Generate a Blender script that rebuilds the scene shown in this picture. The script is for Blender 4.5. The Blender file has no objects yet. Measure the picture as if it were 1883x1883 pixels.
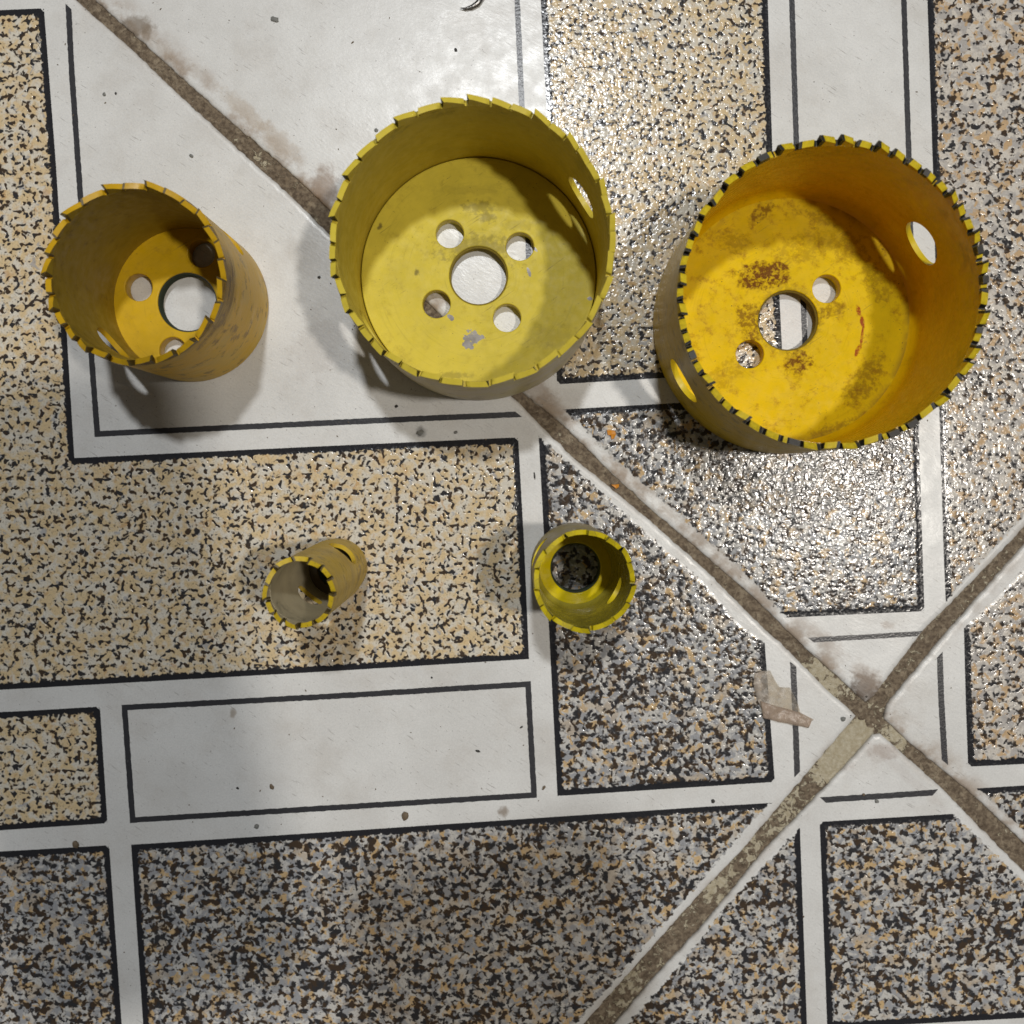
import bpy, bmesh, math, random
from mathutils import Vector, Matrix, noise as mnoise
from mathutils.geometry import delaunay_2d_cdt

random.seed(7)
S = 0.001                      # everything below is written in millimetres
scene = bpy.context.scene
C = scene.collection

# ------------------------------------------------------------------ camera
W_PX = 1883.0
H_CAM = 290.0                  # lens height over the tiles, mm
F_PX = 1943.0                  # focal length in photograph pixels
CX = CY = W_PX / 2
NADIR = (950.0, 882.0)         # pixel straight below the lens
d0 = Vector(((NADIR[0] - CX) / F_PX, (CY - NADIR[1]) / F_PX, -1)).normalized()
CAM_Q = d0.rotation_difference(Vector((0, 0, -1)))
cam_d = bpy.data.cameras.new('camera')
cam_d.sensor_width = 36.0
cam_d.lens = 36.0 * F_PX / W_PX
cam_d.clip_start = 0.005
cam_d.clip_end = 20.0
cam_d.dof.use_dof = True
cam_d.dof.focus_distance = 0.272
cam_d.dof.aperture_fstop = 13.0
cam = bpy.data.objects.new('camera', cam_d)
C.objects.link(cam)
cam.location = (0, 0, H_CAM * S)
cam.rotation_mode = 'QUATERNION'
cam.rotation_quaternion = CAM_Q
scene.camera = cam


def P(px, py, z=0.0):
    """photograph pixel -> point (mm) on the level z of the place"""
    d = CAM_Q @ Vector(((px - CX) / F_PX, (CY - py) / F_PX, -1))
    t = (z - H_CAM) / d.z
    return Vector((d.x * t, d.y * t, z))


# ------------------------------------------------------------------ light
world = bpy.data.worlds.new('World')
scene.world = world
world.use_nodes = True
bg = world.node_tree.nodes['Background']
bg.inputs[0].default_value = (1.0, 0.93, 0.84, 1)
bg.inputs[1].default_value = 0.058


def lamp(name, loc, power, col, radius):
    d = bpy.data.lights.new(name, 'POINT')
    d.energy = power
    d.color = col
    d.shadow_soft_size = radius
    o = bpy.data.objects.new(name, d)
    C.objects.link(o)
    o.location = loc
    return o


lamp('ceiling_lamp_right', (0.66, 0.00, 1.90), 62, (1.0, 0.935, 0.85), 0.05)
lamp('ceiling_lamp_top', (0.00, 0.70, 1.90), 66, (0.975, 0.99, 1.0), 0.05)

vs = scene.view_settings
vs.view_transform = 'Standard'
vs.look = 'None'
vs.exposure = 0.0
vs.gamma = 1.0
scene.cycles.max_bounces = 6
scene.cycles.use_denoising = True


# ------------------------------------------------------------------ node helpers
class NT:
    def __init__(self, name):
        self.m = bpy.data.materials.new(name)
        self.m.use_nodes = True
        self.t = self.m.node_tree
        self.n = self.t.nodes
        self.bsdf = self.n['Principled BSDF']
        tc = self.n.new('ShaderNodeTexCoord')
        vm = self.n.new('ShaderNodeVectorMath')
        vm.operation = 'SCALE'
        self.t.links.new(tc.outputs['Object'], vm.inputs[0])
        vm.inputs['Scale'].default_value = 1000.0
        self.mm = vm.outputs[0]

    def put(self, v, sock):
        if hasattr(v, 'is_linked'):
            self.t.links.new(v, sock)
        elif isinstance(v, (tuple, list)) and len(v) == 3 and sock.type == 'RGBA':
            sock.default_value = (*v, 1)
        else:
            sock.default_value = v

    def math(self, op, a, b=0.0, c=None, clamp=False):
        nd = self.n.new('ShaderNodeMath')
        nd.operation = op
        nd.use_clamp = clamp
        self.put(a, nd.inputs[0])
        self.put(b, nd.inputs[1])
        if c is not None:
            self.put(c, nd.inputs[2])
        return nd.outputs[0]

    def vec(self, op, a, b=None):
        nd = self.n.new('ShaderNodeVectorMath')
        nd.operation = op
        self.put(a, nd.inputs[0])
        if b is not None:
            self.put(b, nd.inputs[1])
        return nd.outputs['Value'] if op in ('DOT_PRODUCT', 'LENGTH', 'DISTANCE') else nd.outputs[0]

    def noise(self, scale, detail=2.0, rough=0.5, dist=0.0, co=None, off=(0, 0, 0), stretch=None, rot=0.0):
        co = co or self.mm
        if stretch or any(off) or rot:
            mp = self.n.new('ShaderNodeMapping')
            mp.inputs['Location'].default_value = off
            mp.inputs['Rotation'].default_value = (0, 0, rot)
            st = stretch or (1, 1, 1)
            if rot:
                mp.vector_type = 'TEXTURE'          # turn first, stretch after
                st = tuple(1 / v for v in st)
            mp.inputs['Scale'].default_value = st
            self.put(co, mp.inputs[0])
            co = mp.outputs[0]
        nd = self.n.new('ShaderNodeTexNoise')
        nd.inputs['Scale'].default_value = scale
        nd.inputs['Detail'].default_value = detail
        nd.inputs['Roughness'].default_value = rough
        nd.inputs['Distortion'].default_value = dist
        self.put(co, nd.inputs['Vector'])
        return nd.outputs['Fac']

    def step(self, v, lo, hi, a=0.0, b=1.0, smooth=True):
        nd = self.n.new('ShaderNodeMapRange')
        nd.interpolation_type = 'SMOOTHSTEP' if smooth else 'LINEAR'
        self.put(v, nd.inputs[0])
        nd.inputs[1].default_value = lo
        nd.inputs[2].default_value = hi
        nd.inputs[3].default_value = a
        nd.inputs[4].default_value = b
        return nd.outputs[0]

    def mix(self, f, a, b, mode='MIX'):
        nd = self.n.new('ShaderNodeMix')
        nd.data_type = 'RGBA'
        nd.blend_type = mode
        self.put(f, nd.inputs[0])
        self.put(a, nd.inputs[6])
        self.put(b, nd.inputs[7])
        return nd.outputs[2]

    def attr(self, name):
        nd = self.n.new('ShaderNodeAttribute')
        nd.attribute_name = name
        return nd.outputs['Fac']

    def bump(self, h, dist_mm, strength=1.0, normal=None):
        nd = self.n.new('ShaderNodeBump')
        nd.inputs['Strength'].default_value = strength
        nd.inputs['Distance'].default_value = dist_mm * S
        self.put(h, nd.inputs['Height'])
        if normal is not None:
            self.put(normal, nd.inputs['Normal'])
        return nd.outputs[0]

    def blob(self, x, y, rx, ry, rot=0.0, wob=0.35, wscale=0.5, soft=0.25, co=None):
        """soft-edged mark of its own shape at (x, y) mm"""
        co = co or self.mm
        mp = self.n.new('ShaderNodeMapping')
        mp.vector_type = 'TEXTURE'
        mp.inputs['Location'].default_value = (x, y, 0)
        mp.inputs['Rotation'].default_value = (0, 0, rot)
        mp.inputs['Scale'].default_value = (rx, ry, 1000.0)
        self.put(co, mp.inputs[0])
        ln = self.vec('LENGTH', mp.outputs[0])
        key = wscale
        if not hasattr(self, 'wob'):
            self.wob = {}
        if key not in self.wob:
            self.wob[key] = self.noise(wscale, 3, 0.6, co=co, off=(1.3, 0.7, 3))
        w = self.wob[key]
        w = self.math('MULTIPLY_ADD', w, 2 * wob * 2, -2 * wob)
        return self.step(self.math('ADD', ln, w), 1 + soft, 1 - soft, 0, 1)

    def out(self, col=None, rough=None, normal=None, metal=None, spec=None, coat=None, coat_rough=None):
        b = self.bsdf
        if col is not None: self.put(col, b.inputs['Base Color'])
        if rough is not None: self.put(rough, b.inputs['Roughness'])
        if normal is not None: self.put(normal, b.inputs['Normal'])
        if metal is not None: self.put(metal, b.inputs['Metallic'])
        if spec is not None: self.put(spec, b.inputs['Specular IOR Level'])
        if coat is not None: self.put(coat, b.inputs['Coat Weight'])
        if coat_rough is not None: self.put(coat_rough, b.inputs['Coat Roughness'])
        return self.m


# ------------------------------------------------------------------ joints (photo pixels on the floor plane)
A_J1 = [(-470, -545), (140, 0), (244, 92), (323, 168), (395, 234), (474, 306), (540, 365), (606, 431), (780, 586),
        (949, 736), (996, 784), (1057, 844), (1140, 911), (1223, 981), (1300, 1050), (1379, 1130), (1461, 1207),
        (1519, 1267), (1557, 1299)]
A_J2 = [(1575, 1317), (1490, 1417), (1433, 1484), (1363, 1567), (1283, 1650), (1172, 1774), (1080, 1878), (640, 2380)]
B_J1 = [(-430, -560), (175, 0), (230, 49), (303, 115), (428, 227), (533, 316), (612, 392), (790, 560), (961, 722),
        (1038, 784), (1114, 860), (1197, 937), (1297, 1022), (1385, 1098), (1487, 1198), (1560, 1263), (1592, 1292)]
B_J2 = [(1606, 1283), (1697, 1162), (1793, 1066), (1883, 971), (2420, 400)]
C_J2 = [(2440, 430), (1883, 1003), (1729, 1178), (1632, 1296)]
C_J1 = [(1626, 1322), (1675, 1369), (1742, 1423), (1806, 1477), (1883, 1551), (2400, 2000)]
D_J1 = [(2380, 2050), (1883, 1602), (1793, 1512), (1729, 1446), (1656, 1382), (1620, 1350)]
D_J2 = [(1606, 1352), (1551, 1414), (1487, 1481), (1407, 1563), (1300, 1695), (1202, 1800), (1135, 1878), (690, 2380)]

Q1a, Q1b = P(160, 0), P(1575, 1297)
Q2a, Q2b = P(1605, 1310), P(1108, 1878)


def line_nc(a, b):
    d = (b - a).normalized()
    n = Vector((-d.y, d.x, 0))
    return n, n.dot(a)


N1, C1 = line_nc(Q1a, Q1b)     # positive side: tile B (top right)
N2, C2 = line_nc(Q2a, Q2b)


# ------------------------------------------------------------------ floor materials
def glaze_nodes(k, marks=True):
    """white glazed ceramic with grime: colour, roughness, normal sockets"""
    d1 = k.math('SUBTRACT', k.vec('DOT_PRODUCT', k.mm, tuple(N1)), C1)
    d2 = k.math('SUBTRACT', k.vec('DOT_PRODUCT', k.mm, tuple(N2)), C2)
    big = k.noise(0.035, 3, 0.55)
    med = k.noise(0.18, 4, 0.6, off=(11, 4, 0))
    base = k.mix(k.step(big, 0.35, 0.65), (0.655, 0.655, 0.64), (0.715, 0.718, 0.705))
    base = k.mix(k.step(k.noise(0.055, 5, 0.65, off=(61, 8, 0)), 0.46, 0.70, 0, 0.22), base, (0.42, 0.37, 0.31))
    # grime beside the joints, heavier on the upper side of the long joint
    def band(d, w_in, w_out, amt, off):
        nn = k.noise(0.11, 4, 0.62, off=off)
        a = k.step(d, w_in, w_out, 1, 0)
        return k.math('MULTIPLY', a, k.step(nn, 0.38, 0.62, 0, amt))
    g = band(d1, 2.5, 10.5, 0.85, (3, 9, 0))
    g = k.math('MULTIPLY', g, k.step(d1, 1.2, 2.0))
    below = k.math('MULTIPLY', band(k.math('MULTIPLY', d1, -1), 1.5, 4.0, 0.25, (30, 2, 0)), k.step(d1, -1.0, -1.6))
    g = k.math('MAXIMUM', g, below)
    g = k.math('MAXIMUM', g, band(k.math('ABSOLUTE', d2), 2.0, 6.0, 0.35, (7, 21, 0)))
    col = k.mix(g, base, (0.30, 0.22, 0.15))
    for (px, py, r, ry, amt, c) in [
            (252, 47, 23, 16, 0.75, (0.20, 0.155, 0.11)), (268, 62, 10, 14, 0.5, (0.2, 0.15, 0.1)),
            (300, 92, 30, 10, 0.30, (0.33, 0.25, 0.17)), (372, 140, 30, 12, 0.28, (0.33, 0.25, 0.17)),
            (452, 208, 52, 14, 0.42, (0.38, 0.29, 0.19)), (512, 262, 45, 18, 0.42, (0.38, 0.29, 0.19)),
            (596, 352, 24, 36, 0.75, (0.27, 0.19, 0.13)), (1590, 1262, 26, 25, 0.9, (0.12, 0.085, 0.06)),
            (1597, 1245, 34, 18, 0.4, (0.3, 0.22, 0.16)), (1625, 1383, 24, 16, 0.4, (0.27, 0.18, 0.13)),
            (1520, 1180, 45, 13, 0.32, (0.3, 0.22, 0.16)), (985, 716, 42, 20, 0.6, (0.25, 0.18, 0.12)),
            (1010, 752, 30, 12, 0.4, (0.27, 0.2, 0.13)), (1540, 1408, 22, 10, 0.22, (0.3, 0.2, 0.15)),
            (1634, 1150, 12, 7, 0.45, (0.3, 0.22, 0.16)), (926, 1494, 8, 11, 0.7, (0.2, 0.14, 0.09)),
            (428, 1311, 6, 9, 0.6, (0.25, 0.19, 0.13)), (773, 794, 10, 9, 0.6, (0.1, 0.1, 0.1)),
            (1665, 1425, 90, 9, 0.12, (0.3, 0.2, 0.15)), (585, 640, 40, 60, 0.18, (0.3, 0.24, 0.2)),
            (560, 470, 40, 30, 0.15, (0.3, 0.24, 0.18))] if marks else []:
        q = P(px, py)
        rot = -0.72 if r > 28 else 0.0
        bm = k.blob(q.x, q.y, r / 6.7, ry / 6.7, rot, 0.5, 0.45, 0.45)
        col = k.mix(k.math('MULTIPLY', bm, amt), col, c)
    # fine specks, short scuffs along one direction, faint mottling
    sp = k.noise(1.7, 1.5, 0.5, off=(5, 2, 0))
    speck = k.math('MULTIPLY', k.step(sp, 0.70, 0.76), k.step(med, 0.42, 0.58, 0.2, 0.85))
    sc = k.noise(0.9, 2, 0.5, rot=math.radians(-33), stretch=(0.22, 2.4, 1), off=(2, 8, 0))
    scuff = k.math('MULTIPLY', k.step(sc, 0.63, 0.72), k.step(k.noise(0.3, 2, off=(40, 3, 0)), 0.40, 0.60, 0, 0.5))
    mott = k.step(k.noise(2.4, 3, 0.65, off=(9, 9, 2)), 0.3, 0.7, 0.93, 1.045)
    col = k.mix(speck, col, (0.10, 0.085, 0.07))
    col = k.mix(scuff, col, (0.22, 0.20, 0.18))
    mm = k.n.new('ShaderNodeCombineColor')
    for i in range(3):
        k.put(mott, mm.inputs[i])
    col = k.mix(1.0, col, mm.outputs[0], 'MULTIPLY')
    rough = k.math('ADD', k.step(med, 0.3, 0.7, 0.26, 0.38), k.math('MULTIPLY', g, 0.3), clamp=True)
    peel = k.math('ADD', k.noise(1.0, 3, 0.6, rot=math.radians(-33), stretch=(0.6, 1.3, 1)), k.math('MULTIPLY', k.noise(0.12, 1), 2.0))
    return col, rough, peel


k = NT('white_glazed_ceramic')
wc, wr, wp = glaze_nodes(k)
M_GLAZE = k.out(wc, wr, k.bump(wp, 0.035), spec=0.5)


def speckle_mat(name, kind):
    k = NT(name)
    wc, wr, wp = glaze_nodes(k, False)
    warp = k.n.new('ShaderNodeTexNoise')
    warp.inputs['Scale'].default_value = 0.55
    warp.inputs['Detail'].default_value = 1.0
    k.put(k.mm, warp.inputs['Vector'])
    wv = k.n.new('ShaderNodeVectorMath'); wv.operation = 'MULTIPLY_ADD'
    k.put(warp.outputs['Color'], wv.inputs[0])
    wv.inputs[1].default_value = (0.9, 0.9, 0)
    k.put(k.mm, wv.inputs[2])
    co = wv.outputs[0]
    sc_ = 0.54 if kind == 'beige' else 0.62
    n1 = k.noise(sc_, 2.6, 0.48, 0.15, co=co)
    n2 = k.noise(sc_ * 0.62, 2.0, 0.5, 0.2, co=co, off=(31, 17, 0))
    n3 = k.noise(0.34, 2.5, 0.5, 0.6, co=co, off=(7, 45, 0))
    n4 = k.noise(0.38, 2.5, 0.5, 0.6, co=co, off=(77, 5, 0))
    n5 = k.noise(1.5, 1.5, 0.5, co=co, off=(3, 3, 0))
    reg = k.noise(0.085, 3.0, 0.55, off=(13, 3, 0))
    if kind == 'beige':
        light = k.mix(k.step(n3, 0.38, 0.60), (0.69, 0.65, 0.56), (0.68, 0.53, 0.31))
        light = k.mix(k.step(n4, 0.60, 0.70, 0, 0.6), light, (0.54, 0.32, 0.13))
        light = k.mix(k.step(n4, 0.37, 0.31, 0, 0.7), light, (0.34, 0.36, 0.40))
        th = k.math('MULTIPLY_ADD', reg, 0.22, 0.468)
        dots = k.noise(0.78, 0.0, 0.4, 0.0, co=co, off=(51, 27, 0))
        e = k.math('MAXIMUM', k.math('SUBTRACT', n1, k.math('ADD', th, 0.015)), k.math('SUBTRACT', dots, 0.625))
        dark = k.step(e, -0.03, 0.045)
    elif kind == 'pale':
        light = k.mix(k.step(n3, 0.44, 0.58), (0.64, 0.60, 0.54), (0.44, 0.42, 0.40))
        light = k.mix(k.step(n4, 0.52, 0.61, 0, 0.85), light, (0.56, 0.37, 0.18))
        th = k.math('MULTIPLY_ADD', reg, 0.20, 0.462)
        e = k.math('SUBTRACT', k.math('MAXIMUM', n1, k.math('SUBTRACT', n2, 0.05)), th)
        dark = k.step(e, -0.026, 0.045)
    else:
        light = k.mix(k.step(n3, 0.45, 0.55), (0.56, 0.55, 0.525), (0.33, 0.34, 0.36))
        light = k.mix(k.step(n4, 0.55, 0.62, 0, 0.85), light, (0.60, 0.40, 0.17))
        light = k.mix(k.step(k.noise(0.2, 1, co=co, off=(1, 90, 0)), 0.56, 0.66, 0, 0.6), light, (0.52, 0.42, 0.30))
        th = k.math('MULTIPLY_ADD', reg, 0.22, 0.422)
        e = k.math('SUBTRACT', k.math('MAXIMUM', n1, k.math('SUBTRACT', n2, 0.035)), th)
        dark = k.step(e, -0.032, 0.05)
    light = k.mix(k.step(n5, 0.56, 0.70, 0, 0.4), light, (0.25, 0.19, 0.13))
    light = k.mix(k.step(k.noise(2.2, 2, 0.6, off=(3, 7, 0)), 0.42, 0.66, 0, 0.22), light, (0.30, 0.27, 0.23))
    dcol = k.mix(k.step(n4, 0.42, 0.56), (0.034, 0.034, 0.037), (0.058, 0.040, 0.027))
    col = k.mix(dark, light, dcol)
    # printed dark border; grains bite into its inner side
    bd = k.attr('border')
    rag = k.math('MULTIPLY_ADD', k.noise(0.8, 2, 0.5, co=co, off=(8, 1, 0)), 2.2, -1.1)
    bw = k.math('ADD', k.math('SUBTRACT', bd, 1.75), rag)
    border = k.step(bw, 0.15, -0.15)
    out_rag = k.math('MULTIPLY_ADD', k.noise(2.5, 1, off=(2, 6, 0)), 0.22, -0.08)
    rim = k.step(k.math('SUBTRACT', bd, out_rag), 0.03, -0.03)
    bcol = k.mix(k.noise(3.0, 2), (0.016, 0.017, 0.021), (0.028, 0.028, 0.032))
    col = k.mix(border, col, bcol)
    # the print thins out raggedly before the cut edge of the tile
    fd = k.attr('fade')
    frag = k.math('MULTIPLY_ADD', k.noise(0.7, 2, 0.55, co=co, off=(18, 1, 0)), 3.4, -1.7)
    white = k.step(k.math('ADD', fd, frag), 0.95, 0.45)
    white = k.math('MAXIMUM', white, rim)
    col = k.mix(white, col, wc)
    # enamel relief: light grains stand proud, dark ground lies lower
    h = k.math('MULTIPLY', k.step(e, -0.09, 0.04, 1, 0), 0.55)
    h = k.math('ADD', h, k.math('MULTIPLY', k.noise(0.75, 1.0, 0.5, off=(4, 4, 4)), 2.2))
    h = k.math('MULTIPLY', h, k.math('MULTIPLY', k.step(bd, 0.8, 2.2, 0.3, 1), k.step(fd, 0.2, 1.6, 0.12, 1)))
    rm = k.n.new('ShaderNodeMix'); rm.data_type = 'FLOAT'
    k.put(white, rm.inputs[0])
    k.put(k.step(n5, 0.35, 0.65, 0.11, 0.23), rm.inputs[2])
    k.put(wr, rm.inputs[3])
    return k.out(col, rm.outputs[0], k.bump(h, 0.062), spec=0.38)


M_SPECK = {kd: speckle_mat('speckled_print_' + kd, kd) for kd in ('beige', 'pale', 'grey')}

k = NT('printed_dark_line')
lc = k.mix(k.noise(2.6, 3, 0.6), (0.024, 0.025, 0.030), (0.050, 0.050, 0.055))
lc = k.mix(k.step(k.noise(0.9, 3, 0.6, off=(5, 5, 0)), 0.64, 0.72, 0, 0.25), lc, (0.2, 0.2, 0.19))
M_LINE = k.out(lc, 0.28, k.bump(k.noise(1.6, 2), 0.05), spec=0.4)

k = NT('dirty_cement_grout')
n = k.noise(0.9, 5, 0.65)
nl = k.noise(0.55, 4, 0.65, 0.4, off=(6, 1, 0))
gc = k.mix(k.step(n, 0.3, 0.7), (0.10, 0.073, 0.05), (0.25, 0.195, 0.135))
gc = k.mix(k.step(nl, 0.50, 0.66, 0, 0.7), gc, (0.36, 0.295, 0.21))
crm = k.attr('cream')
cm = k.step(k.math('ADD', crm, k.math('MULTIPLY_ADD', k.noise(0.5, 5, 0.68, 0.6, off=(3, 1, 0)), 2.3, -1.15)), 0.46, 0.56)
gc = k.mix(cm, gc, k.mix(k.step(n, 0.35, 0.7), (0.44, 0.38, 0.26), (0.57, 0.52, 0.40)))
ed = k.attr('edge')
gc = k.mix(k.step(ed, 0.72, 1.0, 0, 0.55), gc, (0.05, 0.036, 0.026))
gh = k.math('ADD', k.noise(1.6, 5, 0.7), k.math('MULTIPLY', cm, 0.35))
M_GROUT = k.out(gc, 0.75, k.bump(gh, 0.5), spec=0.3)

k = NT('cement_bed')
M_BED = k.out(k.mix(k.noise(0.6, 4), (0.07, 0.052, 0.036), (0.13, 0.10, 0.07)), 0.9)


# ------------------------------------------------------------------ mesh helpers
def link(name, me, mats, parent=None, smooth=None):
    o = bpy.data.objects.new(name, me)
    C.objects.link(o)
    for m in (mats if isinstance(mats, (list, tuple)) else [mats]):
        me.materials.append(m)
    if parent is not None:
        o.parent = parent
    if smooth is not None:
        for p in me.polygons:
            p.use_smooth = True
        me.set_sharp_from_angle(angle=math.radians(smooth))
    return o


def mesh(name, verts, faces, mats_idx=None):
    me = bpy.data.meshes.new(name)
    me.from_pydata([tuple(Vector(v) * S) for v in verts], [], faces)
    if mats_idx:
        for p, i in zip(me.polygons, mats_idx):
            p.material_index = i
    me.update()
    return me


def tag(o, label, cat, group=None):
    o['label'] = label
    o['category'] = cat
    if group:
        o['group'] = group
    return o


def densify(pts, step, jit=0.0, seed=0):
    out = []
    n = len(pts)
    for i in range(n):
        a, b = pts[i], pts[(i + 1) % n]
        m = max(1, int((b - a).length / step))
        d = (b - a).normalized() if (b - a).length > 1e-6 else Vector((1, 0, 0))
        nn = Vector((-d.y, d.x, 0))
        for j in range(m):
            p = a.lerp(b, j / m)
            if jit:
                ed = min(j, m - j) / m * (b - a).length
                jit_ = jit * min(1.0, 0.25 + ed / 4.0)
                w = mnoise.noise(Vector((p.x * 0.45, p.y * 0.45, seed))) * 0.6 + mnoise.noise(Vector((p.x * 1.3, p.y * 1.3, seed + 9))) * 0.4
                p = p + nn * w * jit_
            out.append(p)
    return out


def area2(pts):
    return sum(pts[i].x * pts[(i + 1) % len(pts)].y - pts[(i + 1) % len(pts)].x * pts[i].y for i in range(len(pts)))


def inset(pts, dists):
    """mitred inset of a CCW polygon; dists per edge i -> i+1"""
    n = len(pts)
    res = []
    for i in range(n):
        p0, p1, p2 = pts[i - 1], pts[i], pts[(i + 1) % n]
        d1 = (p1 - p0).normalized(); d2 = (p2 - p1).normalized()
        n1 = Vector((-d1.y, d1.x, 0)); n2 = Vector((-d2.y, d2.x, 0))
        w1, w2 = dists[i - 1], dists[i]
        det = n1.x * n2.y - n1.y * n2.x
        if abs(det) < 0.05:
            m = (n1 + n2).normalized()
            res.append(p1 + m * (0.5 * (w1 + w2)))
        else:
            a = n1.dot(p1) + w1; b = n2.dot(p1) + w2
            res.append(Vector(((a * n2.y - b * n1.y) / det, (n1.x * b - n2.x * a) / det, p1.z)))
    return res


# ------------------------------------------------------------------ the floor
bed_r = 260
bed = mesh('floor', [(-bed_r, -bed_r, -3), (bed_r, -bed_r, -3), (bed_r, bed_r, -3), (-bed_r, bed_r, -3),
                     (-bed_r, -bed_r, -9), (bed_r, -bed_r, -9), (bed_r, bed_r, -9), (-bed_r, bed_r, -9)],
           [(0, 1, 2, 3), (7, 6, 5, 4), (0, 4, 5, 1), (1, 5, 6, 2), (2, 6, 7, 3), (3, 7, 4, 0)])
floor = link('floor', bed, M_BED)
floor['kind'] = 'structure'
floor['label'] = 'tiled floor of white ceramic printed with speckled panels and dark lines'


def make_tile(px_pts, label, seed, lift=0.0):
    pts = [P(*p) for p in px_pts]
    if area2(pts) < 0:
        pts.reverse()
    flat = densify(pts, 0.7)
    pts = densify(pts, 0.7, 0.5, seed)
    n = len(pts)
    rings = [(0.0, -3.0), (0.0, -0.85), (0.12, -0.42), (0.4, -0.13), (0.85, -0.02), (1.5, 0.0)]
    verts, faces = [], []
    for off, z in rings:
        for p in [q + (i - f) for q, i, f in zip(pts, inset(flat, [off] * n), flat)] if off else pts:
            wv = mnoise.noise(Vector((p.x * 0.7, p.y * 0.7, seed + 3))) * 0.06 if -1 < z < -0.1 else 0
            verts.append((p.x, p.y, z + lift + wv))
    for r in range(len(rings) - 1):
        for i in range(n):
            j = (i + 1) % n
            faces.append((r * n + i, r * n + j, (r + 1) * n + j, (r + 1) * n + i))
    top = (len(rings) - 1) * n
    ring = [Vector(v).to_2d() for v in verts[top:]]
    res = delaunay_2d_cdt(ring, [(i, (i + 1) % n) for i in range(n)], [], 1, 1e-5)
    base_i = len(verts)
    verts += [(p.x, p.y, lift) for p in res[0]]
    faces += [tuple(base_i + q for q in f) for f in res[2]]
    me = mesh('tile', verts, faces)
    for p in me.polygons:
        p.use_smooth = len(p.vertices) == 4
    o = link('tile', me, M_GLAZE, floor)
    o['label'] = label
    return o


tile_a = make_tile(A_J1 + A_J2 + [(-800, 2380), (-800, -545)], 'large tile filling the left side under the three smaller saws', 1)
tile_b = make_tile(B_J1 + B_J2 + [(2420, -560)], 'tile across the top under the two wide saws', 2, 0.04)
tile_c = make_tile(C_J2 + C_J1 + [(2600, 2000), (2600, 430)], 'tile at the right edge beyond the crossing joints', 3)
tile_d = make_tile(D_J1 + D_J2 + [(690, 2500), (2380, 2500)], 'tile at the bottom right below the crossing joints', 4)

LIFT = {tile_a: 0.03, tile_b: 0.07, tile_c: 0.03, tile_d: 0.03}
INS = 4.0


def panel(tile, kind, pts_flags, name='speckled_panel'):
    """pts_flags: (px, py, flag) flag of the edge that starts here: b = dark border, f = ragged print edge"""
    z = LIFT[tile]
    pts = [P(x, y, 0) for x, y, f in pts_flags]
    fl = [f for x, y, f in pts_flags]
    if area2(pts) < 0:
        pts.reverse()
        fl.reverse()
        fl = fl[1:] + fl[:1]
    n = len(pts)
    bound, segs = [], []
    for i in range(n):
        p, q = pts[i], pts[(i + 1) % n]
        m = max(1, int((q - p).length / 1.0))
        segs.append((p.to_2d(), q.to_2d(), fl[i]))
        bound += [p.lerp(q, t / m).to_2d() for t in range(m)]

    def dist(v, kinds):
        best = 99.0
        for p, q, f in segs:
            if f not in kinds:
                continue
            d = q - p
            t = max(0, min(1, (v - p).dot(d) / d.length_squared))
            best = min(best, (v - p - d * t).length)
        return best
    xs = [p.x for p in bound]; ys = [p.y for p in bound]
    inner = []
    y = min(ys); row = 0
    while y < max(ys):
        x = min(xs) + (0.65 if row % 2 else 0)
        col_i = 0
        while x < max(xs):
            v = Vector((x, y))
            d = dist(v, 'bf')
            if d > 0.5 and (d < 4.6 or (row % 6 == 0 and col_i % 6 == 0)):
                inside = False
                for p, q, f in segs:
                    if (p.y > v.y) != (q.y > v.y) and v.x < (q.x - p.x) * (v.y - p.y) / (q.y - p.y) + p.x:
                        inside = not inside
                if inside:
                    inner.append(v)
                x += 1.3; col_i += 1
            else:
                x += 1.3; col_i += 1
        y += 1.15; row += 1
    nb = len(bound)
    res = delaunay_2d_cdt(bound + inner, [(i, (i + 1) % nb) for i in range(nb)], [], 1, 1e-4)
    v2, f2 = res[0], res[2]
    verts = [(p.x, p.y, z) for p in v2]
    me = mesh(name, verts, [tuple(f) for f in f2])
    if me.polygons[0].normal.z < 0:
        me.flip_normals()
    for nm, kd in (('border', 'b'), ('fade', 'f')):
        a = me.attributes.new(nm, 'FLOAT', 'POINT')
        a.data.foreach_set('value', [min(INS, dist(p, kd)) for p in v2])
    o = link(name, me, M_SPECK[kind], tile)
    return o


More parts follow.
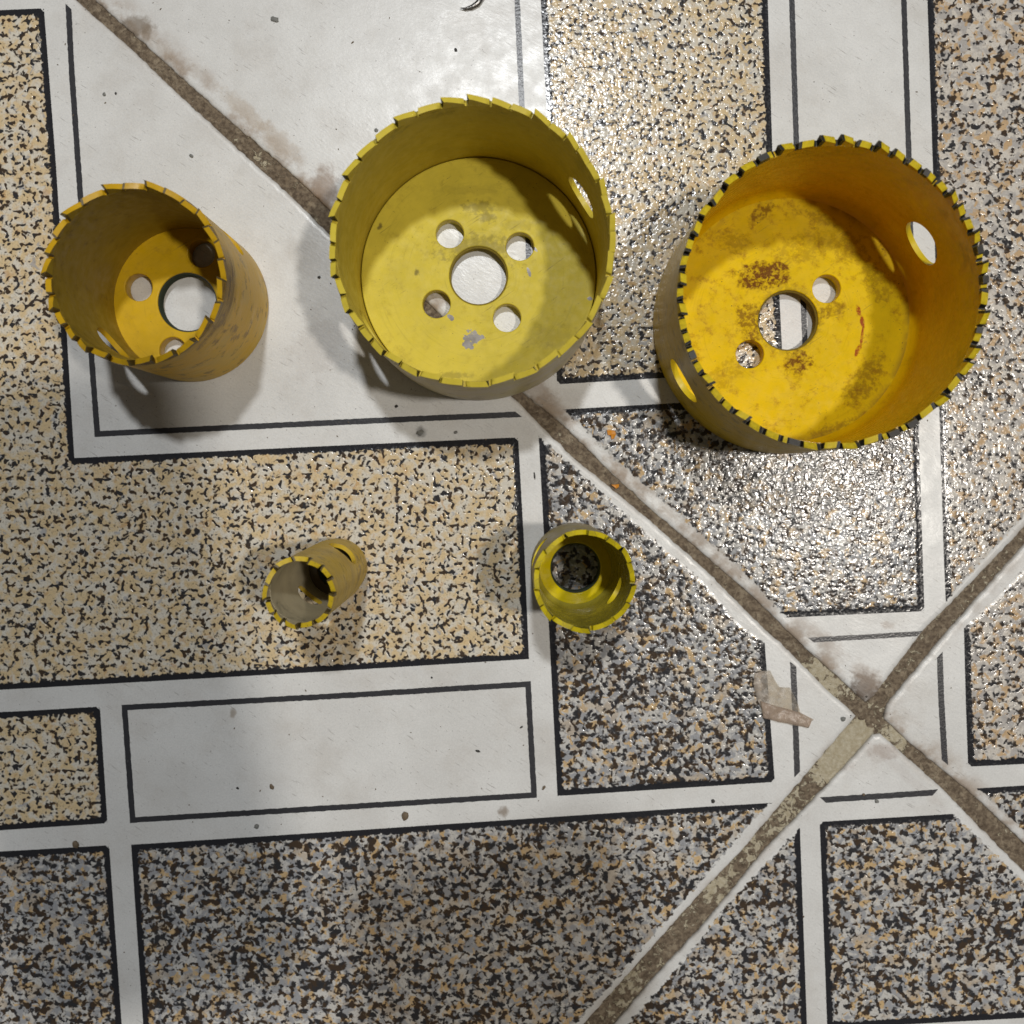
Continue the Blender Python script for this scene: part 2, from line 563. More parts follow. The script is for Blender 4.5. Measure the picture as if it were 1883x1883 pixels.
def printed_line(tile, pts_px, width_px=10.5, cut0=0.0, cut1=0.0, closed=False):
    """dark line printed on the tile; cut0 / cut1 slant its ends (mm)"""
    z = LIFT[tile] + 0.012
    pts = [P(x, y, 0) for x, y in pts_px]
    w = width_px / 6.7 / 2
    n = len(pts)
    L, R = [], []
    for i in range(n):
        if closed:
            d1 = (pts[i] - pts[i - 1]).normalized(); d2 = (pts[(i + 1) % n] - pts[i]).normalized()
        else:
            d1 = (pts[i] - pts[i - 1]).normalized() if i else (pts[1] - pts[0]).normalized()
            d2 = (pts[i + 1] - pts[i]).normalized() if i < n - 1 else d1
        n1 = Vector((-d1.y, d1.x, 0)); n2 = Vector((-d2.y, d2.x, 0))
        m = (n1 + n2).normalized()
        s = w / max(0.35, m.dot(n1))
        L.append(pts[i] + m * s); R.append(pts[i] - m * s)
    if not closed:
        d = (pts[1] - pts[0]).normalized(); L[0] += d * cut0; R[0] -= d * cut0
        d = (pts[-1] - pts[-2]).normalized(); L[-1] += d * cut1; R[-1] -= d * cut1
    if closed:
        L.append(L[0]); R.append(R[0])
    verts, faces = [], []
    sd = random.random() * 50
    for i in range(len(L) - 1):
        m = max(2, int((L[i + 1] - L[i]).length / 0.45))
        for j in range(m + (i == len(L) - 2)):
            t = j / m
            a = L[i].lerp(L[i + 1], t); b = R[i].lerp(R[i + 1], t)
            ja = mnoise.noise(Vector((a.x * 1.1, a.y * 1.1, sd))) * 0.13
            jb = mnoise.noise(Vector((b.x * 1.1, b.y * 1.1, sd + 20))) * 0.13
            q = (a - b).normalized()
            a = a + q * ja; b = b + q * jb
            verts += [(a.x, a.y, z), (b.x, b.y, z)]
    for i in range(len(verts) // 2 - 1):
        faces.append((2 * i, 2 * i + 1, 2 * i + 3, 2 * i + 2))
    me = mesh('printed_line', verts, faces)
    # faces look up
    if me.polygons[0].normal.z < 0:
        me.flip_normals()
    return link('printed_line', me, M_LINE, tile)


# tile A
panel(tile_a, 'beige', [(81, 15, 'b'), (103, 300, 'b'), (122, 597, 'b'), (137, 842, 'b'), (600, 820, 'b'), (953, 804, 'b'),
                        (964, 1000, 'b'), (973, 1212, 'b'), (600, 1235, 'b'), (48, 1266, 'b'), (-500, 1297, 'b'), (-500, 40, 'b')])
printed_line(tile_a, [(126, 12), (132, 132), (148, 362), (168, 651), (179, 798), (700, 773), (954, 762)], 10.5, 0.8, -0.9)
panel(tile_a, 'beige', [(184, 1299, 'b'), (198, 1514, 'b'), (46, 1524, 'b'), (-500, 1560, 'b'), (-500, 1332, 'b'), (47, 1307, 'b')])
printed_line(tile_a, [(229, 1301), (600, 1281), (971, 1258), (982, 1462), (600, 1486), (244, 1508)], 10.5, closed=True)
panel(tile_a, 'grey', [(201, 1554, 'b'), (224, 1883, 'b'), (250, 2300, 'b'), (-500, 2300, 'b'), (-500, 1592, 'b'), (46, 1563, 'b')])
panel(tile_a, 'grey', [(241, 1553, 'b'), (600, 1530, 'b'), (1300, 1483, 'b'), (1421, 1476, 'f'), (1389, 1508, 'f'), (1322, 1587, 'f'),
                       (1247, 1673, 'f'), (1169, 1766, 'f'), (1068, 1878, 'f'), (720, 2280, 'b'), (290, 2280, 'b'), (263, 1883, 'b')])
panel(tile_a, 'grey', [(990, 797, 'b'), (1010, 1170, 'b'), (1025, 1464, 'b'), (1425, 1438, 'b'), (1406, 1176, 'f'), (1359, 1144, 'f'),
                       (1300, 1072, 'f'), (1223, 1005, 'f'), (1152, 941, 'f'), (1082, 877, 'f'), (1014, 817, 'f')])
printed_line(tile_a, [(1458.5, 1221), (1463, 1331), (1466, 1424)], 11, 0.7, -0.8)
# tile B
printed_line(tile_b, [(942, -400), (951, 0), (960, 200), (978, 600), (985, 662)], 10)
panel(tile_b, 'beige', [(994, 0, 'b'), (1005, 204, 'b'), (1024, 707, 'b'), (1222, 695, 'b'), (1440, 681, 'b'), (1420, 268, 'b'),
                        (1412, 0, 'b'), (1399, -420, 'b'), (976, -420, 'b')])
printed_line(tile_b, [(1445, -420), (1456, 0), (1464, 255), (1481, 650), (1679, 637), (1671, 287), (1662, 0), (1650, -420)], 10)
panel(tile_b, 'pale', [(1705, 0, 'b'), (1715, 306, 'b'), (1727, 757, 'b'), (1735, 1019, 'b'), (1739, 1112, 'f'), (1780, 1066, 'f'),
                       (1825, 1016, 'f'), (1883, 952, 'f'), (2350, 455, 'b'), (2350, -420, 'b'), (1690, -420, 'b')])
panel(tile_b, 'grey', [(1030, 753, 'b'), (1242, 741, 'b'), (1687, 715, 'b'), (1689, 773, 'b'), (1700, 1124, 'b'), (1440, 1136, 'f'),
                       (1388, 1080, 'f'), (1331, 1025, 'f'), (1283, 984, 'f'), (1190, 900, 'f'), (1114, 836, 'f'), (1050, 770, 'f')])
printed_line(tile_b, [(1491, 1177), (1691, 1165)], 9.5, -0.8, 0.8)
# tile C
panel(tile_c, 'pale', [(1772, 1150, 'b'), (1776, 1300, 'b'), (1780, 1410, 'b'), (1883, 1405, 'b'), (2400, 1378, 'b'), (2400, 520, 'f'),
                       (1883, 1043, 'f'), (1825, 1104, 'f')])
printed_line(tile_c, [(1728, 1204), (1731, 1290), (1737.5, 1402)], 11, -0.8, 0.8)
panel(tile_c, 'grey', [(1788, 1450, 'b'), (1883, 1444, 'b'), (2400, 1414, 'b'), (2400, 1980, 'f'), (1883, 1532, 'f'), (1806, 1464, 'f')])
# tile D
panel(tile_d, 'grey', [(1507, 1511, 'b'), (1758, 1496, 'f'), (1809, 1544, 'f'), (1883, 1616, 'f'), (2250, 1950, 'b'), (2250, 1850, 'b'),
                       (1883, 1872, 'b'), (1520, 1890, 'b')][:4] + [(2150, 1856, 'b'), (1883, 1872, 'b'), (1521, 1892, 'b')])
panel(tile_d, 'grey', [(1471, 1517, 'b'), (1484, 1883, 'b'), (1500, 2300, 'b'), (790, 2300, 'f'), (1158, 1873, 'f'), (1230, 1792, 'f'),
                       (1334, 1662, 'f'), (1395, 1595, 'f')])
printed_line(tile_d, [(1513, 1471), (1620, 1464), (1720, 1457)], 11, -0.8, 0.8)
panel(tile_d, 'grey', [(1522, 1926, 'b'), (1883, 1908, 'b'), (2300, 1888, 'b'), (2300, 2400, 'b'), (1540, 2400, 'b')])


# grout strips with a gritty, uneven crown, lying below the tile tops
def grout_joint(left_px, right_px, cream_fn, seed, zc=-0.75):
    L = [P(*p) for p in left_px]; R = [P(*p) for p in right_px]

    def resample(pl, m):
        seg = [0]
        for a, b in zip(pl, pl[1:]):
            seg.append(seg[-1] + (b - a).length)
        out = []
        for i in range(m):
            s = seg[-1] * i / (m - 1)
            q = max(0, min(len(pl) - 2, next((x for x in range(len(seg) - 1) if seg[x + 1] >= s), len(pl) - 2)))
            t = (s - seg[q]) / max(1e-6, seg[q + 1] - seg[q])
            out.append(pl[q].lerp(pl[q + 1], t))
        return out
    ln = sum((b - a).length for a, b in zip(L, L[1:]))
    m = int(ln / 0.5)
    L = resample(L, m); R = resample(R, m)
    K = 10
    verts, faces, cream, edge = [], [], [], []
    for i in range(m):
        d = (R[i] - L[i])
        a = L[i] - d.normalized() * 0.45; b = R[i] + d.normalized() * 0.45
        for j in range(K):
            t = j / (K - 1)
            p = a.lerp(b, t)
            u = abs(2 * t - 1)
            zz = zc - 0.35 * u ** 3
            zz += 0.22 * mnoise.noise(Vector((p.x * 0.5, p.y * 0.5, seed))) + 0.10 * mnoise.noise(Vector((p.x * 1.7, p.y * 1.7, seed)))
            zz = min(zz, -0.3)
            verts.append((p.x, p.y, zz))
            cream.append(cream_fn(p, t)); edge.append(u)
    for i in range(m - 1):
        for j in range(K - 1):
            q = i * K + j
            faces.append((q, q + 1, q + K + 1, q + K))
    me = mesh('grout_joint', verts, faces)
    if me.polygons[0].normal.z < 0:
        me.flip_normals()
    for nm, v in (('cream', cream), ('edge', edge)):
        at = me.attributes.new(nm, 'FLOAT', 'POINT'); at.data.foreach_set('value', v)
    return link('grout_joint', me, M_GROUT, floor, smooth=60)


def gauss(p, px, py, r):
    q = P(px, py)
    return math.exp(-((p - q).length / (r / 6.7)) ** 2)


def cream1(p, t):
    return 0.16 + 0.55 * gauss(p, 1500, 1230, 30) + 0.55 * gauss(p, 1535, 1268, 32) + 0.75 * gauss(p, 1652, 1352, 30) + 0.15 * gauss(p, 480, 290, 40)


def cream2(p, t):
    v = 0.9 * gauss(p, 1585, 1352, 36) + 0.85 * gauss(p, 1550, 1385, 34) + 0.7 * gauss(p, 1520, 1420, 30)
    v += 0.42 * gauss(p, 1450, 1500, 40) + 0.30 * gauss(p, 1380, 1570, 35) + 0.35 * gauss(p, 1320, 1640, 40) + 0.25 * gauss(p, 1150, 1830, 60)
    return 0.27 + v * 0.9


g1 = grout_joint(A_J1 + [(1600, 1340)] + D_J1[::-1][1:], B_J1 + [(1620, 1316)] + C_J1[1:], cream1, 2.0)
g1['label'] = 'long brown joint running from top left to lower right'
g2 = grout_joint([(2420, 400), (1883, 971), (1793, 1066), (1697, 1162), (1606, 1283)] + A_J2,
                 [(2440, 430), (1883, 1003), (1729, 1178), (1632, 1296)] + D_J2, cream2, 5.0, zc=-0.85)
g2['label'] = 'brown and cream joint running from right edge to bottom centre'


# ------------------------------------------------------------------ saw materials
def paint_mat(name, base, dirt_amt=0.35, dirt=(0.22, 0.15, 0.04), rough=0.42, specks=0.5, extra=None, spec=0.28, dlo=0.52):
    k = NT(name)
    big = k.noise(0.12, 4, 0.6)
    fine = k.noise(1.1, 4, 0.65, off=(3, 8, 1))
    dk = tuple(c * 0.88 for c in base)
    col = k.mix(k.step(big, 0.35, 0.68), base, dk)
    d = k.math('MULTIPLY', k.step(k.noise(0.28, 5, 0.68, off=(9, 2, 4)), dlo, dlo + 0.2), k.step(fine, 0.35, 0.62, 0.25, 1.0))
    col = k.mix(k.math('MULTIPLY', d, dirt_amt), col, dirt)
    sep = k.n.new('ShaderNodeSeparateXYZ'); k.put(k.mm, sep.inputs[0])
    rad = k.vec('LENGTH', k.vec('MULTIPLY', k.mm, (1, 1, 0)))
    cmb = k.n.new('ShaderNodeCombineXYZ')
    k.put(k.math('MULTIPLY', rad, 2.2), cmb.inputs[0])
    k.put(k.math('MULTIPLY', k.math('ARCTAN2', sep.outputs[1], sep.outputs[0]), 1.6), cmb.inputs[1])
    k.put(k.math('MULTIPLY', sep.outputs[2], 2.2), cmb.inputs[2])
    rings = k.noise(1.0, 3, 0.6, co=cmb.outputs[0])
    col = k.mix(k.step(rings, 0.55, 0.75, 0, 0.30), col, tuple(c * 0.55 for c in base))
    scr = k.noise(0.8, 2, 0.5, rot=0.6, stretch=(0.15, 3.0, 1), off=(12, 3, 0))
    col = k.mix(k.math('MULTIPLY', k.step(scr, 0.68, 0.74), k.step(big, 0.45, 0.6, 0, 0.5)), col, (0.16, 0.11, 0.03))
    sp = k.noise(1.6, 2, 0.5, off=(1, 5, 7))
    spk = k.math('MULTIPLY', k.step(sp, 0.70, 0.75), k.step(k.noise(0.25, 2, off=(2, 2, 9)), 0.45, 0.6, 0.15, specks))
    col = k.mix(spk, col, (0.07, 0.05, 0.02))
    # rubbed and soiled just under the teeth
    rimd = k.math('MULTIPLY', k.step(sep.outputs[2], 32.0, 42.0), k.step(k.noise(0.16, 5, 0.7, off=(21, 4, 2)), 0.50, 0.66, 0, 0.55))
    col = k.mix(rimd, col, tuple(c * 0.32 for c in base))
    metal = 0.0
    rg = k.step(k.noise(0.4, 4, 0.6, off=(6, 6, 6)), 0.3, 0.7, rough - 0.08, rough + 0.12)
    if extra:
        col, rg, metal = extra(k, col, rg)
    h = k.math('ADD', k.noise(1.4, 3, 0.6), k.math('MULTIPLY', k.noise(0.3, 2), 1.5))
    return k.out(col, rg, k.bump(h, 0.016), metal=metal, spec=spec)


def worn_mat(name, base, bare, amt, streak=(0.12, 0.09, 0.05), rough=0.38, scuff=None):
    """outside of a cup: paint rubbed down to dull steel, scratched round and round"""
    k = NT(name)
    sep = k.n.new('ShaderNodeSeparateXYZ'); k.put(k.mm, sep.inputs[0])
    ang = k.math('ARCTAN2', sep.outputs[1], sep.outputs[0])
    cmb = k.n.new('ShaderNodeCombineXYZ')
    k.put(k.math('MULTIPLY', ang, 4.0), cmb.inputs[0]); k.put(sep.outputs[2], cmb.inputs[2])
    scr = k.noise(1.0, 4, 0.65, co=cmb.outputs[0], stretch=(0.5, 1, 2.2))
    blo = k.noise(0.10, 5, 0.65, off=(4, 0, 2))
    f = k.step(k.math('ADD', k.math('MULTIPLY', scr, 0.4), k.math('MULTIPLY', blo, 0.6)), 0.5 - amt, 0.62 - amt)
    col = k.mix(f, base, bare)
    col = k.mix(k.step(k.noise(0.22, 5, 0.7, off=(8, 8, 1)), 0.54, 0.66, 0, 0.7), col, streak)
    if scuff:
        zb, a0, a1 = scuff
        sm = k.math('MULTIPLY', k.step(sep.outputs[2], zb - 5, zb), k.step(k.math('ADD', ang, k.math('MULTIPLY', blo, 1.2)), -a1 + 0.6, -a0 + 0.6, 0, 1))
        sm = k.math('MULTIPLY', sm, k.step(k.math('ADD', ang, 0.0), 0.45, 0.1, 0, 1))
        col = k.mix(k.math('MULTIPLY', sm, k.step(scr, 0.35, 0.6, 0.3, 0.9)), col, (0.10, 0.06, 0.022))
    col = k.mix(k.step(scr, 0.60, 0.70, 0, 0.35), col, tuple(min(1, c * 1.7) for c in bare))
    return k.out(col, k.step(scr, 0.3, 0.7, rough - 0.06, rough + 0.18), k.bump(k.math('ADD', scr, k.noise(1.5, 3)), 0.05),
                 metal=k.math('MULTIPLY', f, 0.03), spec=0.18)


def steel_mat(name, c, rough=0.45, metal=0.6):
    k = NT(name)
    n = k.noise(1.8, 4, 0.6)
    return k.out(k.mix(n, c, tuple(x * 1.9 for x in c)), rough, k.bump(n, 0.04), metal=metal)


M_TIP = steel_mat('dark_tooth_steel', (0.018, 0.017, 0.015), 0.5, 0.4)
M_TIP_O = steel_mat('olive_tooth_steel', (0.07, 0.05, 0.016), 0.5, 0.15)
M_THREAD_Y = steel_mat('painted_thread', (0.16, 0.12, 0.018), 0.45, 0.0)
M_THREAD = steel_mat('green_black_thread', (0.035, 0.045, 0.03), 0.4, 0.3)


# ------------------------------------------------------------------ hole saw builder
def lathe(profile, seg, close=True):
    verts, faces = [], []
    n = len(profile)
    for i in range(seg):
        a = 2 * math.pi * i / seg
        for r, z in profile:
            verts.append((r * math.cos(a), r * math.sin(a), z))
    for i in range(seg):
        i2 = (i + 1) % seg
        for j in range(n - (0 if close else 1)):
            j2 = (j + 1) % n
            faces.append((i * n + j, i2 * n + j, i2 * n + j2, i * n + j2))
    return verts, faces


def cup_wall(R, tw, zt, hole_az, hz, hr, r_out_fn, r_in_fn, z0_in):
    """tube wall from the floor to the tooth roots with round side holes; slots: 0 outside, 1 inside"""
    seg8 = 8
    a = 1.32 * hr
    Nc = int(round(2 * math.pi * R / (2 * a) * seg8))
    Nc += Nc % 2
    dth = 2 * math.pi / Nc
    rows = [0.0, 0.15, 0.4, 0.9, 1.6, 2.6, 4.0, 5.2, 6.4]
    zb, ztp = hz - a, hz + a
    rows = [z for z in rows if z < zb - 0.4]
    while rows[-1] < zb - 2.5:
        rows.append(rows[-1] + 2.0)
    r0 = len(rows)
    rows += [zb + 2 * a * i / seg8 for i in range(seg8 + 1)]
    while rows[-1] < zt - 2.2:
        rows.append(rows[-1] + 2.0)
    rows.append(zt)
    nr = len(rows)
    start = hole_az[0] - seg8 / 2 * dth if hole_az else 0.0
    holes_c = [0] + ([Nc // 2] if len(hole_az) > 1 else []) if hole_az else []

    def pos(th, z, layer):
        r = r_out_fn(z) if layer == 0 else r_in_fn(max(z, z0_in))
        zz = z if layer == 0 else max(z, z0_in)
        return (r * math.cos(th), r * math.sin(th), zz)
    verts, faces, mi = [], [], []
    grid = [[[0] * nr for _ in range(Nc)] for _ in range(2)]
    lay_loops = []
    for layer in range(2):
        skip_rows = 0
        for c in range(Nc):
            for r in range(nr):
                if layer == 1 and rows[r] < z0_in and r + 1 < nr and rows[r + 1] <= z0_in:
                    grid[layer][c][r] = None
                    continue
                grid[layer][c][r] = len(verts)
                verts.append(pos(start + c * dth, rows[r], layer))
        loops = []
        for c in range(Nc):
            for r in range(nr - 1):
                if any(h <= c < h + seg8 for h in holes_c) and r0 <= r < r0 + seg8:
                    continue
                q = [grid[layer][c][r], grid[layer][(c + 1) % Nc][r], grid[layer][(c + 1) % Nc][r + 1], grid[layer][c][r + 1]]
                if None in q:
                    continue
                faces.append(tuple(q) if layer == 0 else tuple(reversed(q)))
                mi.append(layer)
        for h in holes_c:
            bpts = [(h + i, r0) for i in range(seg8)] + [(h + seg8, r0 + i) for i in range(seg8)] + \
                   [(h + seg8 - i, r0 + seg8) for i in range(seg8)] + [(h, r0 + seg8 - i) for i in range(seg8)]
            prev = [grid[layer][c % Nc][r] for c, r in bpts]
            for lev in (0.5, 0.8, 1.0):
                ring = []
                for c, r in bpts:
                    du = (c - h - seg8 / 2) / (seg8 / 2) * a
                    dz = rows[r] - hz
                    an = math.atan2(dz, du)
                    cu, cz = hr * math.cos(an), hr * math.sin(an)
                    u = du + (cu - du) * lev; zz = hz + dz + (cz - dz) * lev
                    ring.append(len(verts))
                    verts.append(pos(start + (h + seg8 / 2) * dth + u / a * (seg8 / 2) * dth, zz, layer))
                for i in range(32):
                    j = (i + 1) % 32
                    q = (prev[i], prev[j], ring[j], ring[i])
                    faces.append(q if layer == 0 else tuple(reversed(q)))
                    mi.append(layer)
                prev = ring
            loops.append(prev)
        lay_loops.append(loops)
    for lo, li in zip(*lay_loops):
        for i in range(32):
            j = (i + 1) % 32
            faces.append((lo[i], lo[j], li[j], li[i])); mi.append(2)
    for c in range(Nc):
        c2 = (c + 1) % Nc
        faces.append((grid[0][c][nr - 1], grid[0][c2][nr - 1], grid[1][c2][nr - 1], grid[1][c][nr - 1])); mi.append(1)
        lo = next(r for r in range(nr) if grid[1][c][r] is not None)
        faces.append((grid[0][c][0], grid[1][c][lo], grid[1][c2][lo], grid[0][c2][0])); mi.append(0)
    return verts, faces, mi


def tooth_mesh(R, tw, zt, pitch, height, setoff, dark_to, land_drop, r_out, r_in, land_end, gullet_dark, skew=0.0):
    """one tooth: tip at angle 0, back sloping away clockwise into the gullet; slots: 0 painted, 1 dark steel"""
    le = land_end
    bev_h = 0.5
    gl = 1 - le
    prof = [(0.0, height), (0.12 if dark_to == 0 else dark_to, height - land_drop * 0.1), (le * 0.45, height - land_drop * 0.42),
            (le * 0.75, height - land_drop * 0.75), (le, height - land_drop), (le + gl * 0.22, (height - land_drop) * 0.45),
            (le + gl * 0.42, (height - land_drop) * 0.12), (le + gl * 0.62, 0.02), (le + gl * 0.86, 0.02), (le + gl * 0.96, height * 0.10)]
    verts, faces, mi = [], [], []
    n = len(prof)
    for u, h in prof:
        th = -u * pitch
        s = setoff * (h / height) ** 1.5
        dk_ = -skew * pitch * (h / height)
        for rr, z, da in ((r_out, 0.0, 0), (r_out + s, h, 0), (r_in + s, h + bev_h * s, dk_), (r_in, 0.0, 0)):
            verts.append((rr * math.cos(th + da), rr * math.sin(th + da), zt + z))
    for i in range(n - 1):
        a, b = 4 * i, 4 * (i + 1)
        u = prof[i][0]
        dk = 1 if (u < dark_to - 1e-6 or (u >= le and gullet_dark)) else 0
        faces.append((a + 1, b + 1, b + 2, a + 2)); mi.append(dk)
        faces.append((a, b, b + 1, a + 1)); mi.append(2 if dk == 0 or u >= le else 1)
        faces.append((a + 2, b + 2, b + 3, a + 3)); mi.append(3 if dk == 0 or u >= le else 1)
    faces.append((0, 1, 2, 3)); mi.append(1)
    e = 4 * (n - 1)
    faces.append((e + 3, e + 2, e + 1, e)); mi.append(1)
    bm = bmesh.new()
    vs_ = [bm.verts.new(Vector(v) * S) for v in verts]
    for f, m_ in zip(faces, mi):
        fc = bm.faces.new([vs_[q] for q in f]); fc.material_index = m_
    bmesh.ops.recalc_face_normals(bm, faces=bm.faces)
    edges = [ed for ed in bm.edges if ed.calc_face_angle(0) > math.radians(50) and not ed.is_boundary]
    bmesh.ops.bevel(bm, geom=edges, offset=0.09 * S, segments=1, affect='EDGES', clamp_overlap=True)
    me = bpy.data.meshes.new('tooth')
    bm.to_mesh(me); bm.free()
    for p in me.polygons:
        p.use_smooth = True
    me.set_sharp_from_angle(angle=math.radians(35))
    return me


def plate_mesh(R, z0, z1, holes, bev=0.28, seg=64):
    """disc with round holes through it: filled 2D curve with thickness and softened rims"""
    cu = bpy.data.curves.new('plate', 'CURVE')
    cu.dimensions = '2D'
    cu.fill_mode = 'BOTH'

    def circ(cx, cy, r, n):
        s = cu.splines.new('POLY')
        s.points.add(n - 1)
        for i in range(n):
            a = 2 * math.pi * i / n
            s.points[i].co = ((cx + r * math.cos(a)) * S, (cy + r * math.sin(a)) * S, 0, 1)
        s.use_cyclic_u = True
    circ(0, 0, R - bev, seg * 2)
    for x, y, r in holes:
        circ(x, y, r + bev, seg)
    cu.extrude = (z1 - z0) / 2 * S - bev * S
    cu.bevel_depth = bev * S
    cu.bevel_resolution = 2
    o = bpy.data.objects.new('plate_tmp', cu)
    C.objects.link(o)
    dg = bpy.context.evaluated_depsgraph_get()
    me = bpy.data.meshes.new_from_object(o.evaluated_get(dg))
    bpy.data.objects.remove(o)
    me.name = 'backing_plate'
    me.transform(Matrix.Translation((0, 0, (z0 + z1) / 2 * S)))
    me.materials.clear()
    return me


def make_saw(base_px, R, h, tw, tp, hole_r, pins, side_az_img, side_z, side_r, teeth, tooth_h, setoff, dark_to, tip_phase,
             mats, label, fillet=0.0, neck=None, seam=0.0, lean=(0, 0), z_plate0=0.15, land_drop=1.3, land_end=0.8, gullet_dark=True, lift=0.11, thread=None, odd=(), tip=None, slot_mat=None, vary=0.0):
    M_in, M_out, M_plate, M_land = mats
    root = bpy.data.objects.new('hole_saw', None)
    C.objects.link(root)
    root.empty_display_size = 0.01
    q = P(*base_px)
    root.location = (q.x * S, q.y * S, lift * S)
    root.rotation_euler = (math.radians(lean[0]), math.radians(lean[1]), 0)
    tag(root, label, 'hole saw', 'hole saws standing teeth up on the floor')
    Ri = R - tw
    zt = h - tooth_h

    def r_out(z):
        r = R
        if neck and z < neck[0] + 0.6:
            t = min(1, max(0, (z - neck[0]) / 0.6))
            r = R - neck[1] * (1 - t)
        if z < 0.9:
            r -= 0.9 - math.sqrt(max(0, 0.9 ** 2 - (0.9 - z) ** 2))
        return r

    def r_in(z):
        if fillet and z < tp + fillet:
            t = (tp + fillet - z) / fillet
            t = min(1, max(0, t))
            return Ri - (fillet - math.sqrt(max(0, fillet ** 2 - (t * fillet) ** 2)))
        return Ri
    az = [-math.radians(a) for a in side_az_img]
    v, f, mi = cup_wall(R, tw, zt, az, side_z, side_r, r_out, r_in, max(0.2, tp - (0.6 if fillet else 3.4)))
    wall = link('cup_wall', mesh('cup_wall', v, f, mi), [M_out, M_in, slot_mat or M_land], root, smooth=40)
    holes = [(0, 0, hole_r)] + [(r * math.cos(-a), r * math.sin(-a), pr) for r, a, pr in pins]
    Rp = Ri - seam if seam else (Ri + tw * 0.4 if not fillet else Ri - fillet * 0.55)
    plate = link('backing_plate', plate_mesh(Rp, z_plate0, tp, holes), M_plate, root, smooth=35)
    # threaded bore liner
    prof = []
    zz = z_plate0 + 0.35
    up = True
    while zz < tp - 0.45:
        prof.append((hole_r - (0.04 if up else 0.42), zz)); zz += 0.45; up = not up
    prof += [(hole_r + 0.25, zz), (hole_r + 0.25, z_plate0 + 0.35)]
    v, f = lathe(prof, 48)
    me = mesh('threaded_bore', v, f)
    bm = bmesh.new(); bm.from_mesh(me); bmesh.ops.recalc_face_normals(bm, faces=bm.faces); bm.to_mesh(me); bm.free()
    link('threaded_bore', me, thread or M_THREAD, plate, smooth=30)
    # teeth of uneven pitch, as on a variable-pitch blade
    fac = (0.84, 1.0, 1.16)
    pk = [1 + int(round(math.sin(2 * math.pi * i / teeth * 2.0 + 0.9) * 0.9 + random.uniform(-0.35, 0.35))) for i in range(teeth)]
    pk = [max(0, min(2, v)) for v in pk]
    unit = 2 * math.pi / sum(fac[v] for v in pk)
    pitch = unit
    forms = ((setoff, 0.10, 1, 1, 0), (0.0, 0.0, 0.97, 1.15, -0.03), (-setoff, -0.10, 1, 0.85, 0.015))
    forms += tuple((setoff * (1, -1, 0.5)[q_ % 3], 0.05, (1, 0.9, 0.72)[q_ % 3], 1, 0, dk_) for q_, dk_ in enumerate(odd))
    cache = {}

    def variant(form, v):
        if (form, v) not in cache:
            fm = forms[form]
            dk_ = fm[5] if len(fm) > 5 else dark_to
            me = tooth_mesh(R, tw, zt, unit * fac[v], tooth_h * fm[2], fm[0], dk_, land_drop * fm[3], R, Ri, land_end + fm[4], gullet_dark, fm[1])
            for m_ in (M_land, tip or M_TIP, M_out, M_in):
                me.materials.append(m_)
            cache[(form, v)] = me
        return cache[(form, v)]
    run = tip_phase
    for i in range(teeth):
        form = (0, 2, 0, 2, 1)[i % 5]
        if odd and random.random() < 0.3:
            form = 3 + random.randrange(len(odd))
        run += unit * fac[pk[i]]
        o = bpy.data.objects.new('tooth', variant(form, pk[i]))
        C.objects.link(o)
        o.parent = wall
        o.rotation_euler = (random.uniform(-.0012, .0012), random.uniform(-.0012, .0012), run + random.uniform(-.03, .03) * unit)
    return root


def pinset(spec):
    return [(r, math.radians(a), pr) for r, a, pr in spec]


# chips, stains and marks of the two wide saws, in plate coordinates (mm from the axis)
def px_local(base_px, px, py, z):
    b = P(*base_px)
    q = P(px, py, z)
    return q.x - b.x, q.y - b.y


BASE1, BASE2, BASE3 = (354, 561), (881, 513), (1441, 594)
BASE4, BASE5 = (625, 1041), (1056, 1041)


def chips2(k, col, rg):
    met = 0.0
    m = None
    for (px, py, rx, ry, rot, wob) in [(870, 622, 15, 11, -0.5, 0.8), (862, 634, 12, 8, 0.4, 0.8), (829, 585, 7, 5, -0.6, 0.6),
                                       (973, 502, 3, 10, 0.35, 0.4), (984, 459, 2.5, 8, 0.75, 0.4), (1084, 550, 5, 3, 0, 0.5)]:
        x, y = px_local(BASE2, px, py, 4)
        b = k.blob(x, y, rx / 6.8, ry / 6.8, rot, wob, 0.55, 0.06)
        m = b if m is None else k.math('MAXIMUM', m, b)
    grime = None
    for (px, py, rx, ry, amt) in [(880, 382, 26, 10, 0.5), (895, 400, 14, 9, 0.5), (700, 418, 5, 5, 0.8), (880, 462, 62, 26, 0.45), (766, 500, 4, 5, 0.7),
                                  (865, 350, 60, 8, 0.15), (950, 415, 30, 8, 0.2), (1010, 620, 40, 20, 0.16), (835, 690, 30, 6, 0.4)]:
        x, y = px_local(BASE2, px, py, 4)
        b = k.math('MULTIPLY', k.blob(x, y, rx / 6.8, ry / 6.8, 0, 0.7, 0.7, 0.5), amt)
        grime = b if grime is None else k.math('MAXIMUM', grime, b)
    col = k.mix(grime, col, (0.11, 0.085, 0.025))
    col = k.mix(m, col, (0.20, 0.185, 0.17))
    return col, rg, k.math('MULTIPLY', m, 0.4)


